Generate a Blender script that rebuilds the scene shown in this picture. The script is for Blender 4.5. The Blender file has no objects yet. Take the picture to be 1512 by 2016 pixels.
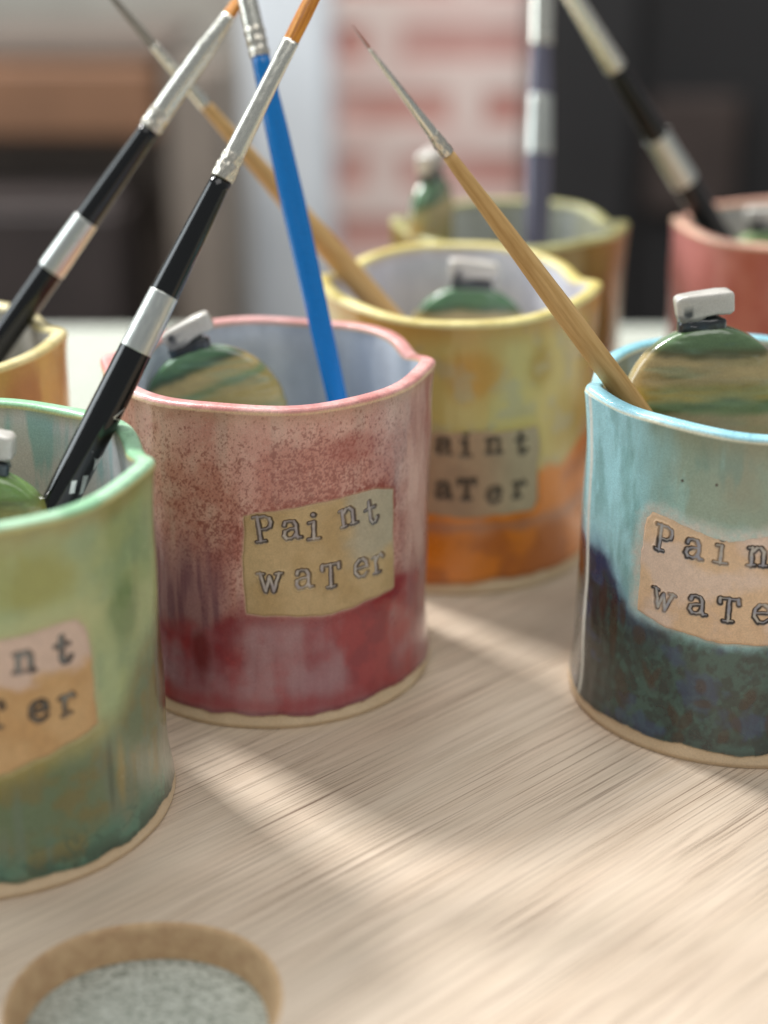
import bpy, bmesh, math, random
import numpy as np
from mathutils import Vector, Matrix
random.seed(4)
C = bpy.context.scene.collection
S = 0.01                      # all lengths below are written in centimetres
# ------------------------------------------------------------------ camera
FP, PITCH, HC = 3200.0, math.radians(22.5), 20.32
cam = bpy.data.cameras.new("camera"); camo = bpy.data.objects.new("camera", cam); C.objects.link(camo)
camo.location = (0, 0, HC*S); camo.rotation_euler = (math.radians(90)-PITCH, 0, 0)
cam.sensor_fit = 'VERTICAL'; cam.sensor_height = 24; cam.lens = 24*FP/2016
cam.clip_start = 0.01; cam.clip_end = 50
cam.dof.use_dof = True; cam.dof.focus_distance = 0.376; cam.dof.aperture_fstop = 3.5
bpy.context.scene.camera = camo
# ------------------------------------------------------------------ world and lamps
W = bpy.data.worlds.new("World"); bpy.context.scene.world = W; W.use_nodes = True
bg = W.node_tree.nodes['Background']; bg.inputs[0].default_value = (.93, .97, 1.0, 1); bg.inputs[1].default_value = .33
def area(name, loc, tgt, sx, sy, power, col):
    l = bpy.data.lights.new(name, 'AREA'); l.shape = 'RECTANGLE'; l.size = sx; l.size_y = sy; l.energy = power; l.color = col
    o = bpy.data.objects.new(name, l); C.objects.link(o); o.location = loc
    o.rotation_euler = (Vector(tgt)-Vector(loc)).to_track_quat('-Z', 'Y').to_euler(); return o
area("window_light", (-1.25, 1.62, 1.94), (0, .36, .03), .34, .40, 80, (1, .985, .97))
area("wide_window_light", (-1.35, .70, .62), (0, .38, .05), .8, 1.0, 13, (.88, .96, 1))
area("overhead_fill", (.35, -.2, 1.9), (0, .4, 0), 1.5, 1.3, 15, (1, .98, .95))  # unseen fill lamp, added overhead to raise the ambient light
area("backdrop_fill", (-.2, 1.15, 1.3), (.05, 2.18, -.15), .8, .6, 22, (1, .99, .97))  # unseen lamp, added only to brighten the brick wall and background
v = bpy.context.scene.view_settings; v.view_transform = 'Standard'; v.look = 'None'; v.exposure = 0; v.gamma = 1; v.use_curve_mapping = False
bpy.context.scene.cycles.use_denoising = True

# ------------------------------------------------------------------ camera geometry used to measure points
def ray(px, py):
    x = (px-756)/FP; y = (1008-py)/FP
    return np.array([x, math.cos(PITCH)+y*math.sin(PITCH), -math.sin(PITCH)+y*math.cos(PITCH)])
def at_z(px, py, z):
    d = ray(px, py); return np.array([0, 0, HC])+d*(z-HC)/d[2]
def at_y(px, py, Y):
    d = ray(px, py); return np.array([0, 0, HC])+d*Y/d[1]
def proj(p):
    zc = p[1]*math.cos(PITCH)+(HC-p[2])*math.sin(PITCH); yc = -p[1]*math.sin(PITCH)+(HC-p[2])*math.cos(PITCH)
    return 756+FP*p[0]/zc, 1008+FP*yc/zc, zc

# ------------------------------------------------------------------ helpers
def lin(c):
    c = np.asarray(c, float)/255; return np.where(c <= .04045, c/12.92, ((c+.055)/1.055)**2.4)
def L4(c): return tuple(lin(c))+(1,)
def hsh(ix, iy, iz):
    n = (ix.astype(np.int64)*73856093) ^ (iy.astype(np.int64)*19349663) ^ (iz.astype(np.int64)*83492791)
    n = (n ^ (n >> 13))*1274126177 & 0x7fffffff; n = (n ^ (n >> 16))*668265263 & 0x7fffffff
    return ((n ^ (n >> 11)) & 0xffff)/65535.
def vnoise(P):
    I = np.floor(P); f = P-I; f = f*f*(3-2*f); I = I.astype(np.int64); out = 0
    for dx in (0, 1):
        wx = f[..., 0] if dx else 1-f[..., 0]
        for dy in (0, 1):
            wy = f[..., 1] if dy else 1-f[..., 1]
            for dz in (0, 1):
                wz = f[..., 2] if dz else 1-f[..., 2]
                out = out+hsh(I[..., 0]+dx, I[..., 1]+dy, I[..., 2]+dz)*wx*wy*wz
    return out
def fbm(P, sc, oc=4, seed=0, sz=None):
    P = P*np.array([sc, sc, sc if sz is None else sz])+seed*17.37+100.3; o = 0; a = .5; t = 0
    for k in range(oc):
        o = o+a*vnoise(P); t += a; a *= .5; P = P*2.03+7.1
    return o/t
def ss(a, b, x):
    t = np.clip((x-a)/(b-a), 0, 1); return t*t*(3-2*t)
def mix(c1, c2, m):
    c1 = np.asarray(c1, float); c2 = np.asarray(c2, float)
    if c1.ndim == 1: c1 = np.broadcast_to(c1, m.shape+(3,))
    if c2.ndim == 1: c2 = np.broadcast_to(c2, m.shape+(3,))
    return c1*(1-m[..., None])+c2*m[..., None]
def blob(th, z, t0, z0, dt, dz, n, k=.5):
    d = ((th-t0)/dt)**2+((z-z0)/dz)**2
    return ss(1.15, .35, np.sqrt(d)+(n-.5)*2*k)

def npmesh(name, verts, faces, mat, col=None, smooth=True, parent=None, loc=None):
    """verts (n,3) in cm, faces (m,4) quads; drops unused verts"""
    faces = np.asarray(faces); used = np.unique(faces); re = np.full(len(verts), -1); re[used] = np.arange(len(used))
    V = verts[used]*S; Fc = re[faces]
    me = bpy.data.meshes.new(name); n = Fc.shape[1]
    me.vertices.add(len(V)); me.vertices.foreach_set('co', V.astype(np.float32).ravel())
    me.loops.add(Fc.size); me.loops.foreach_set('vertex_index', Fc.astype(np.int32).ravel())
    me.polygons.add(len(Fc)); me.polygons.foreach_set('loop_start', np.arange(0, Fc.size, n, dtype=np.int32))
    me.update(calc_edges=True); me.validate()
    if col is not None:
        a = me.color_attributes.new('glaze', 'FLOAT_COLOR', 'POINT'); a.data.foreach_set('color', col[used].astype(np.float32).ravel())
    me.materials.append(mat)
    if smooth: me.polygons.foreach_set('use_smooth', np.ones(len(me.polygons), bool))
    o = bpy.data.objects.new(name, me); C.objects.link(o)
    if parent: o.parent = parent
    if loc is not None: o.location = [q*S for q in loc]
    return o
def bmobj(name, bm, mat, parent=None, smooth=False):
    me = bpy.data.meshes.new(name); bm.to_mesh(me); bm.free(); me.materials.append(mat)
    if smooth: me.polygons.foreach_set('use_smooth', np.ones(len(me.polygons), bool))
    o = bpy.data.objects.new(name, me); C.objects.link(o)
    if parent: o.parent = parent
    return o
def empty(name, label, cat, loc, group=None):
    o = bpy.data.objects.new(name, None); C.objects.link(o); o.location = [q*S for q in loc]; o.empty_display_size = .01
    o['label'] = label; o['category'] = cat
    if group: o['group'] = group
    return o
def tag(o, label, cat):
    o['label'] = label; o['category'] = cat; return o

# ------------------------------------------------------------------ materials
def mat(name, base=(.5, .5, .5, 1), rough=.5, metal=0, coat=0, spec=.5):
    m = bpy.data.materials.new(name); m.use_nodes = True; b = m.node_tree.nodes['Principled BSDF']
    b.inputs['Base Color'].default_value = base; b.inputs['Roughness'].default_value = rough; b.inputs['Metallic'].default_value = metal
    b.inputs['Coat Weight'].default_value = coat; b.inputs['Coat Roughness'].default_value = .045; b.inputs['Specular IOR Level'].default_value = spec
    return m, m.node_tree.nodes, m.node_tree.links, b
def cmcoord(N, Lk, scale=(1, 1, 1), rot=(0, 0, 0), kind='Object'):
    tc = N.new('ShaderNodeTexCoord'); mp = N.new('ShaderNodeMapping'); mp.inputs['Scale'].default_value = [100*s for s in scale]
    r = N.new('ShaderNodeMapping'); r.inputs['Rotation'].default_value = rot
    Lk.new(tc.outputs[kind], r.inputs[0]); Lk.new(r.outputs[0], mp.inputs[0]); return mp.outputs[0]
def noise(N, Lk, co, sc, det=4, rg=.5, dist=0):
    n = N.new('ShaderNodeTexNoise'); n.inputs['Scale'].default_value = sc; n.inputs['Detail'].default_value = det; n.inputs['Roughness'].default_value = rg
    n.inputs['Distortion'].default_value = dist; Lk.new(co, n.inputs['Vector']); return n.outputs['Fac']
def ramp(N, Lk, fac, stops):
    r = N.new('ShaderNodeValToRGB'); e = r.color_ramp.elements
    while len(e) < len(stops): e.new(.5)
    for q, (p, c) in zip(e, stops): q.position = p; q.color = c if len(c) == 4 else tuple(c)+(1,)
    Lk.new(fac, r.inputs[0]); return r.outputs[0]
def mixc(N, Lk, fac, a, b, mode='MIX'):
    m = N.new('ShaderNodeMix'); m.data_type = 'RGBA'; m.blend_type = mode
    for s, q in ((m.inputs[0], fac), (m.inputs[6], a), (m.inputs[7], b)):
        if hasattr(q, 'links'): Lk.new(q, s)
        else: s.default_value = q
    return m.outputs[2]
def bump(N, Lk, b, h, strength, dist, coat=False):
    u = N.new('ShaderNodeBump'); u.inputs['Strength'].default_value = strength; u.inputs['Distance'].default_value = dist
    Lk.new(h, u.inputs['Height']); Lk.new(u.outputs[0], b.inputs['Normal'])
    if coat: Lk.new(u.outputs[0], b.inputs['Coat Normal'])

def glaze_mat(name, coat=.85, bs=.25, grain=.12):
    m, N, Lk, b = mat(name, coat=coat)
    a = N.new('ShaderNodeAttribute'); a.attribute_name = 'glaze'
    co = cmcoord(N, Lk); n1 = noise(N, Lk, co, 26, 3, .6); n2 = noise(N, Lk, co, 2.2, 3)
    g = ramp(N, Lk, n1, [(.3, (1-grain,)*3), (.7, (1+grain,)*3)])
    Lk.new(mixc(N, Lk, 1.0, a.outputs['Color'], g, 'MULTIPLY'), b.inputs['Base Color'])
    Lk.new(a.outputs['Alpha'], b.inputs['Roughness'])
    ad = N.new('ShaderNodeMath'); ad.operation = 'MULTIPLY_ADD'; Lk.new(n1, ad.inputs[0]); ad.inputs[1].default_value = .18; Lk.new(n2, ad.inputs[2])
    bump(N, Lk, b, ad.outputs[0], bs, .0006, coat > .3)
    return m
M_GLAZE = glaze_mat('glossy_glaze'); M_GLAZE_RIM = glaze_mat('rim_glaze', .35, .5, .16)
M_CLAY = glaze_mat('bare_clay', 0, .35, .1); M_LABEL = glaze_mat('stamped_clay', .06, .3, .1)

m, N, Lk, b = mat('board_wood', rough=.5); M_WOOD = m
co = cmcoord(N, Lk, rot=(0, 0, math.radians(-43)))
def stretch(s):
    q = N.new('ShaderNodeMapping'); q.inputs['Scale'].default_value = s; Lk.new(co, q.inputs[0]); return q.outputs[0]
warp = noise(N, Lk, stretch((.08, .3, 1)), 1, 2)
pore = noise(N, Lk, stretch((.13, 30, 1)), 1, 3, .6)
pore2 = noise(N, Lk, stretch((.3, 60, 1)), 1, 2, .5)
zone = noise(N, Lk, stretch((.10, .55, 1)), 1, 3)
bands = noise(N, Lk, stretch((.06, 2.2, 1)), 1, 4, .6)
base = ramp(N, Lk, bands, [(.25, lin((196, 178, 156))), (.42, lin((211, 194, 174))), (.55, lin((203, 186, 165))), (.75, lin((215, 199, 180)))])
base = mixc(N, Lk, ramp(N, Lk, zone, [(.4, (0, 0, 0)), (.75, (.35,)*3)]), base, L4((200, 172, 146)))
pm = ramp(N, Lk, pore, [(.57, (0, 0, 0)), (.61, (1, 1, 1))])
zm = ramp(N, Lk, zone, [(.3, (.25,)*3), (.58, (1,)*3)])
pmz = mixc(N, Lk, 1.0, pm, zm, 'MULTIPLY')
col = mixc(N, Lk, mixc(N, Lk, 1.0, pmz, (.85, .85, .85, 1), 'MULTIPLY'), base, L4((100, 76, 58)))
p2 = ramp(N, Lk, pore2, [(.57, (0, 0, 0)), (.66, (.6,)*3)])
col = mixc(N, Lk, p2, col, L4((148, 122, 100))); Lk.new(col, b.inputs['Base Color'])
inv = N.new('ShaderNodeMath'); inv.operation = 'SUBTRACT'; inv.inputs[0].default_value = 1; Lk.new(pmz, inv.inputs[1]); bump(N, Lk, b, inv.outputs[0], .35, .0003)

m, N, Lk, b = mat('cut_wood', rough=.8); M_CUT = m
co = cmcoord(N, Lk); n = noise(N, Lk, co, 3, 5, .65); Lk.new(ramp(N, Lk, n, [(.3, lin((178, 144, 108))), (.7, lin((204, 174, 134)))]), b.inputs['Base Color']); bump(N, Lk, b, n, .4, .0008)
m, N, Lk, b = mat('speckled_cloth', rough=.95); M_CLOTH = m
co = cmcoord(N, Lk, scale=(1, 2.2, 1), rot=(0, 0, .2)); n = noise(N, Lk, co, 7.5, 3, .7); Lk.new(ramp(N, Lk, n, [(.36, lin((120, 125, 112))), (.5, lin((186, 190, 178))), (.62, lin((212, 216, 206)))]), b.inputs['Base Color']); bump(N, Lk, b, n, .8, .0012)

def metal(name, c, rough, spk=0):
    m, N, Lk, b = mat(name, L4(c), rough, 1); co = cmcoord(N, Lk, scale=(1, 1, .15)); n = noise(N, Lk, co, 30, 3)
    Lk.new(ramp(N, Lk, n, [(.3, (max(rough-.08, .02),)*3), (.7, (rough+.1,)*3)]), b.inputs['Roughness']); bump(N, Lk, b, n, .08+spk, .0002); return m
M_STEEL = metal('ferrule_metal', (222, 220, 208), .24); M_CRIMP = metal('crimped_metal', (214, 208, 194), .28, .3)
M_SILVER = metal('silver_paint', (205, 208, 202), .36)
def lacq(name, c, rough=.10, coat=0, sc=30, var=.2):
    m, N, Lk, b = mat(name, L4(c), rough, 0, coat); co = cmcoord(N, Lk); n = noise(N, Lk, co, sc, 4, .6)
    cc = lin(c); Lk.new(ramp(N, Lk, n, [(.3, tuple(cc*(1-var))), (.7, tuple(cc*(1+var)))]), b.inputs['Base Color']); bump(N, Lk, b, noise(N, Lk, co, 3, 2), .05, .0006, True); return m
M_BLACK = lacq('black_lacquer', (10, 12, 13)); M_BLUE = lacq('blue_lacquer', (6, 116, 192), .12, 0); M_VIOLET = lacq('grey_violet_lacquer', (96, 95, 112))
m, N, Lk, b = mat('bare_handle_wood', rough=.55); M_HWOOD = m
co = cmcoord(N, Lk, scale=(1, 1, .06)); n = noise(N, Lk, co, 9, 5, .65); Lk.new(ramp(N, Lk, n, [(.3, lin((180, 138, 78))), (.7, lin((216, 178, 118)))]), b.inputs['Base Color'])
def hair(name, c1, c2):
    m, N, Lk, b = mat(name, rough=.45); co = cmcoord(N, Lk, scale=(1, 1, .03)); n = noise(N, Lk, co, 22, 4, .7)
    Lk.new(ramp(N, Lk, n, [(.35, lin(c1)), (.65, lin(c2))]), b.inputs['Base Color']); bump(N, Lk, b, n, .8, .0006); return m
M_HAIR = hair('amber_bristle', (168, 92, 14), (240, 164, 56)); M_HAIR2 = hair('brown_hair', (120, 70, 50), (165, 110, 80)); M_HAIR3 = hair('grey_hair', (105, 100, 92), (160, 154, 142))

# ------------------------------------------------------------------ the setting
tb = bmesh.new()
def bmbox(bm, x0, x1, y0, y1, z0, z1, bev=0):
    r = bmesh.ops.create_cube(bm, size=1); vs = r['verts']
    for q in vs: q.co = Vector(((x0+x1)/2+q.co.x*(x1-x0), (y0+y1)/2+q.co.y*(y1-y0), (z0+z1)/2+q.co.z*(z1-z0)))*S
    if bev: bmesh.ops.bevel(bm, geom=list({e for q in vs for e in q.link_edges}), offset=bev*S, segments=3, affect='EDGES')
bmbox(tb, -95, 95, -15, 74, -3.7, -.72, .5)
tbl = bmobj('table', tb, M_CLOTH, None); tbl['kind'] = 'structure'
m, N, Lk, b = mat('floor_brown', rough=.6); co = cmcoord(N, Lk); Lk.new(ramp(N, Lk, noise(N, Lk, co, .05, 4), [(.3, lin((70, 58, 50))), (.7, lin((96, 80, 68)))]), b.inputs['Base Color'])
fb = bmesh.new(); bmbox(fb, -400, 400, -200, 340, -80, -76); f = bmobj('floor', fb, m); f['kind'] = 'structure'

YW = 218
m, N, Lk, b = mat('painted_brick', rough=.85)
co = cmcoord(N, Lk)
sx = N.new('ShaderNodeSeparateXYZ'); cx = N.new('ShaderNodeCombineXYZ'); Lk.new(co, sx.inputs[0]); Lk.new(sx.outputs[0], cx.inputs[0]); Lk.new(sx.outputs[2], cx.inputs[1])
bt = N.new('ShaderNodeTexBrick'); Lk.new(cx.outputs[0], bt.inputs[0]); bt.inputs['Scale'].default_value = 1
bt.inputs['Brick Width'].default_value = 22; bt.inputs['Row Height'].default_value = 8.3; bt.inputs['Mortar Size'].default_value = 2.6; bt.inputs['Mortar Smooth'].default_value = .35; bt.inputs['Bias'].default_value = -.1
bt.inputs['Color1'].default_value = L4((176, 88, 74)); bt.inputs['Color2'].default_value = L4((206, 140, 126)); bt.inputs['Mortar'].default_value = L4((240, 226, 218))
nn = noise(N, Lk, co, .09, 3); c2 = mixc(N, Lk, ramp(N, Lk, nn, [(.36, (.15,)*3), (.62, (.75,)*3)]), bt.outputs['Color'], L4((224, 190, 182)))
Lk.new(c2, b.inputs['Base Color']); bump(N, Lk, b, bt.outputs['Fac'], .5, .004)
M_BRICK = m
def box_thing(name, label, cat, x0, x1, y0, y1, z0, z1, m, bev=.5):
    q = bmesh.new(); bmbox(q, x0, x1, y0, y1, z0, z1, bev); return tag(bmobj(name, q, m), label, cat)
def simple(name, c, rough=.6, var=.12, sc=.15):
    m, N, Lk, b = mat(name, rough=rough); co = cmcoord(N, Lk); cc = lin(c)
    Lk.new(ramp(N, Lk, noise(N, Lk, co, sc, 4), [(.3, tuple(cc*(1-var))), (.7, tuple(cc*(1+var)))]), b.inputs['Base Color']); return m
box_thing('brick_wall', 'whitewashed pink and red brick wall far behind the cups', 'brick wall', -16, 160, YW, YW+12, -76, 60, M_BRICK)
box_thing('plaster_wall', 'plain grey plaster wall at the upper left, behind the wooden bench', 'wall', -190, -16.3, YW+14, YW+24, -76, 60, simple('grey_plaster', (146, 144, 136), .9, .06))
box_thing('white_door_frame', 'pale blue grey upright door frame left of the brick wall', 'door frame', -17, -6.2, 202, 212, -76, 60, simple('pale_frame', (205, 211, 216), .6, .04), .8)
cab = empty('dark_cabinet', 'tall black cabinet standing in front of the brick wall at the right', 'cabinet', (45, 205, -76))
def child_box(parent, name, x0, x1, y0, y1, z0, z1, m, bev=.5):
    q = bmesh.new(); bmbox(q, x0, x1, y0, y1, z0, z1, bev); o = bmobj(name, q, m, parent)
    o.matrix_parent_inverse = Matrix.Translation(-parent.location); return o
M_DARK = simple('black_cabinet_paint', (27, 26, 27), .7, .15); M_DARKB = simple('brown_panel', (52, 42, 38), .7, .2)
child_box(cab, 'carcass', 18.5, 90, 200, 217, -76, 60, M_DARK)
child_box(cab, 'door', 19.5, 30, 197.5, 199.7, -70, 55, M_DARK)
child_box(cab, 'side_panel', 32, 43, 198, 199.7, -22, -8, M_DARKB)
ben = empty('wooden_bench', 'blurred wooden bench with a tan front board, far behind at the upper left', 'bench', (-50, 195, -76))
M_TAN = simple('tan_board', (124, 90, 66), .6, .2, .08); M_BR = simple('brown_board', (96, 86, 78), .7, .1); M_DK = simple('dark_wood', (50, 42, 40), .7, .25)
child_box(ben, 'front_board', -110, -25.5, 186, 190, -11, -3, M_TAN)
child_box(ben, 'bench_top', -110, -24, 190.3, 215, -2.9, -.9, M_BR)
child_box(ben, 'back_panel', -110, -19, 196, 199, -76, -3.2, M_BR)
child_box(ben, 'leg', -24.5, -18, 186, 195, -76, -3.2, simple('grey_leg', (122, 112, 102), .7, .08))
box_thing('dark_storage_box', 'dark brown box pushed under the wooden bench', 'box', -80, -29, 178, 195.8, -76, -17, M_DK, 1)

# ------------------------------------------------------------------ palette board
def board():
    bm = bmesh.new()
    pts = [(-34, 6), (-10, 3), (20, 3), (40, 12), (46, 30), (40, 50), (28, 62), (10, 66), (-3, 64), (-12, 58), (-24, 52), (-33, 40), (-37, 22)]
    n = len(pts); out = []
    for i in range(n):                                   # smooth closed outline
        p0, p1, p2, p3 = [np.array(pts[(i+k-1) % n], float) for k in range(4)]
        for k in range(10):
            t = k/10; out.append(.5*((2*p1)+(p2-p0)*t+(2*p0-5*p1+4*p2-p3)*t*t+(-p0+3*p1-3*p2+p3)*t**3))
    ang = np.linspace(0, 2*math.pi, 128, endpoint=False); ca, sa = np.cos(ang), np.sin(ang)
    hx = np.sign(ca)*np.abs(ca)**.93*2.56; hy = np.sign(sa)*np.abs(sa)**.93*2.38; r = math.radians(4)
    def hole(k, z, d): return [bm.verts.new(Vector((-4.55+(x*math.cos(r)-y*math.sin(r))*(1-k/2.5)+d[0], 24.86+(x*math.sin(r)+y*math.cos(r))*(1-k/2.5)+d[1], z))*S) for x, y in zip(hx, hy)]
    T = .85
    def outer(k, z):
        c = np.mean(out, 0); return [bm.verts.new(Vector((p[0]-(p[0]-c[0])*k/30, p[1]-(p[1]-c[1])*k/30, z))*S) for p in out]
    ot = [outer(.12, 0), outer(.03, -.04), outer(0, -.12), outer(0, -T+.14)]
    ht = [hole(-.07, 0, (0, 0)), hole(-.025, -.012, (0, 0)), hole(0.01, -.04, (0, 0)), hole(.05, -.10, (0, 0)), hole(.22, -T+.14, (.0, 0))]
    def loft(rs):
        for a, b_ in zip(rs[:-1], rs[1:]):
            for i in range(len(a)): bm.faces.new((a[i], a[(i+1) % len(a)], b_[(i+1) % len(a)], b_[i]))
    loft(ot)
    eds = [bm.edges.new((l[i], l[(i+1) % len(l)])) if not bm.edges.get((l[i], l[(i+1) % len(l)])) else bm.edges.get((l[i], l[(i+1) % len(l)])) for l in (ot[0], ht[0]) for i in range(len(l))]
    bmesh.ops.triangle_fill(bm, edges=eds, use_beauty=True)
    # walls of the hole as their own part
    bm2 = bmesh.new()
    rings = [[bm2.verts.new(q.co) for q in rr] for rr in ht]
    for a, b_ in zip(rings[:-1], rings[1:]):
        for i in range(len(a)): bm2.faces.new((a[i], b_[i], b_[(i+1) % len(a)], a[(i+1) % len(a)]))
    bmesh.ops.recalc_face_normals(bm, faces=bm.faces)
    root = empty('palette_board', 'pale wooden painter\'s palette board with a thumb hole, the cups stand on it', 'palette board', (4, 34, -.85))
    o = bmobj('board_top', bm, M_WOOD, root); o.matrix_parent_inverse = Matrix.Translation(-root.location)
    for pl in o.data.polygons: 
        if abs(pl.normal.z) < .95: pl.use_smooth = True
    if o.data.polygons and max(o.data.polygons, key=lambda q: q.area).normal.z < 0: o.data.flip_normals()
    h = bmobj('thumb_hole', bm2, M_CUT, root, True); h.matrix_parent_inverse = Matrix.Translation(-root.location)
board()

# ------------------------------------------------------------------ stamped letters (stroke skeletons, x-height 1)
GL = {
 'P': [[(.22, 0), (.22, 1.4)], [(.22, 1.38), (.6, 1.4), (.84, 1.25), (.9, 1.03), (.82, .8), (.6, .67), (.22, .66)], [(0, 0), (.5, 0)], [(-.02, 1.4), (.22, 1.4)]],
 'a': [[(.14, .8), (.2, .95), (.42, 1.02), (.66, .95), (.76, .75), (.76, .15), (.84, 0), (1.0, 0)], [(.76, .58), (.4, .54), (.14, .42), (.08, .2), (.2, .02), (.45, 0), (.66, .1), (.76, .28)]],
 'i': [[(.36, 0), (.36, .95), (.08, .95)], [(.04, 0), (.68, 0)], [(.32, 1.38), (.37, 1.38)]],
 'n': [[(.17, 0), (.17, .95), (-.02, .95)], [(.17, .7), (.4, .95), (.62, .97), (.78, .78), (.78, 0)], [(-.02, 0), (.36, 0)], [(.6, 0), (.97, 0)]],
 't': [[(.36, 1.35), (.36, .22), (.48, .02), (.7, .02), (.82, .22)], [(.04, .93), (.72, .93)]],
 'w': [[(.02, 1), (.3, 0), (.52, .82), (.74, 0), (1.04, 1)], [(-.16, 1), (.2, 1)], [(.84, 1), (1.2, 1)]],
 'T': [[(.5, 0), (.5, 1.28)], [(0, 1.02), (.02, 1.28), (.98, 1.28), (1.0, 1.02)], [(.24, 0), (.76, 0)]],
 'e': [[(.1, .52), (.86, .54), (.82, .82), (.6, 1), (.32, .98), (.1, .74), (.08, .3), (.3, .03), (.6, 0), (.86, .18)]],
 'r': [[(.22, 0), (.22, .95), (0, .95)], [(.22, .66), (.42, .9), (.66, .98), (.8, .8)], [(0, 0), (.5, 0)]],
}
HG = {'P': 1.4, 'a': 1, 'i': 1.38, 'n': 1, 't': 1.35, 'w': 1, 'T': 1.28, 'e': 1, 'r': 1}
def seg_dist(U, V, a, b):
    ax, ay = a; bx, by = b; dx, dy = bx-ax, by-ay; t = np.clip(((U-ax)*dx+(V-ay)*dy)/(dx*dx+dy*dy+1e-9), 0, 1)
    return np.hypot(U-ax-t*dx, V-ay-t*dy)
def letters_dist(U, V, letters, xh=.46):
    """letters: (char, u_center, z_center, rot_deg); returns min distance to any stroke"""
    D = np.full(U.shape, 9.)
    for ch, uc, zc, rot in letters:
        sel = (np.abs(U-uc) < .75) & (np.abs(V-zc) < .75)
        if not sel.any(): continue
        r = math.radians(rot); u = U[sel]-uc; w = V[sel]-zc; u, w = u*math.cos(r)+w*math.sin(r), -u*math.sin(r)+w*math.cos(r)
        u = u/xh+.5; w = w/xh+HG[ch]/2; d = D[sel]
        for st in GL[ch]:
            th = 1.0
            for p, q in zip(st[:-1], st[1:]):
                if ch == 'i' and p[1] > 1.2: th = 1.5
                vert = abs(q[1]-p[1])/(math.hypot(q[0]-p[0], q[1]-p[1])+1e-9)
                d = np.minimum(d, seg_dist(u, w, p, q)*xh-(.012 if vert > .6 else -.004)-(.02 if th > 1 else 0))
        D[sel] = d
    return D
def poly_sd(U, V, poly):
    """signed distance, negative inside"""
    D = np.full(U.shape, 99.); ins = np.zeros(U.shape, bool); n = len(poly)
    for i in range(n):
        a, b_ = poly[i], poly[(i+1) % n]; D = np.minimum(D, seg_dist(U, V, a, b_))
        c = ((a[1] > V) != (b_[1] > V)) & (U < (b_[0]-a[0])*(V-a[1])/((b_[1]-a[1]) or 1e-9)+a[0]); ins ^= c
    return np.where(ins, -D, D)

# ------------------------------------------------------------------ cups
H0 = 8.3; RM = 3.98; THK = .42
def ear(th, t0, sg, w=9.):
    d = (th-t0+180) % 360-180
    bump_ = np.exp(-np.abs(d/w)**1.6); ind = np.exp(-((d*sg-24)/13)**2)
    return bump_, ind
class Cup:
    def __init__(s, c, H=H0, R=RM, ears=((-8, 1), (180, -1)), ea=.17, seed=0, sag=.0, zfun=None):
        s.c = c; s.H = H; s.R = R; s.ears = ears; s.ea = ea; s.seed = seed; s.sag = sag; s.zfun = zfun
    def ztop(s, th):
        z = np.full(th.shape, float(s.H))
        for t0, sg in s.ears:
            b_, i_ = ear(th, t0, sg); z = z+.12*b_-.19*i_
        d = (th+90+180) % 360-180; z = z-s.sag*np.exp(-(d/50)**2)
        if s.zfun: z = z+s.zfun(th)
        return z+.035*np.sin(np.radians(th*3+s.seed*50))+.02*np.sin(np.radians(th*7+s.seed*90))
    def rout(s, th, z):
        r = s.R+.20*np.exp(-z/.8)+.07*np.exp(-(s.H-z)/.5)
        f = np.clip(z/s.H, 0, 1)
        for t0, sg in s.ears:
            b_, i_ = ear(th, t0, sg); r = r+s.ea*b_*f**1.3-.13*i_*f**5
        r = r+.03*np.sin(np.radians(th*2+s.seed*70))*f+.015*np.sin(z*2.1+s.seed)
        return r-.07*np.exp(-(z/.07)**2)
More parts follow.
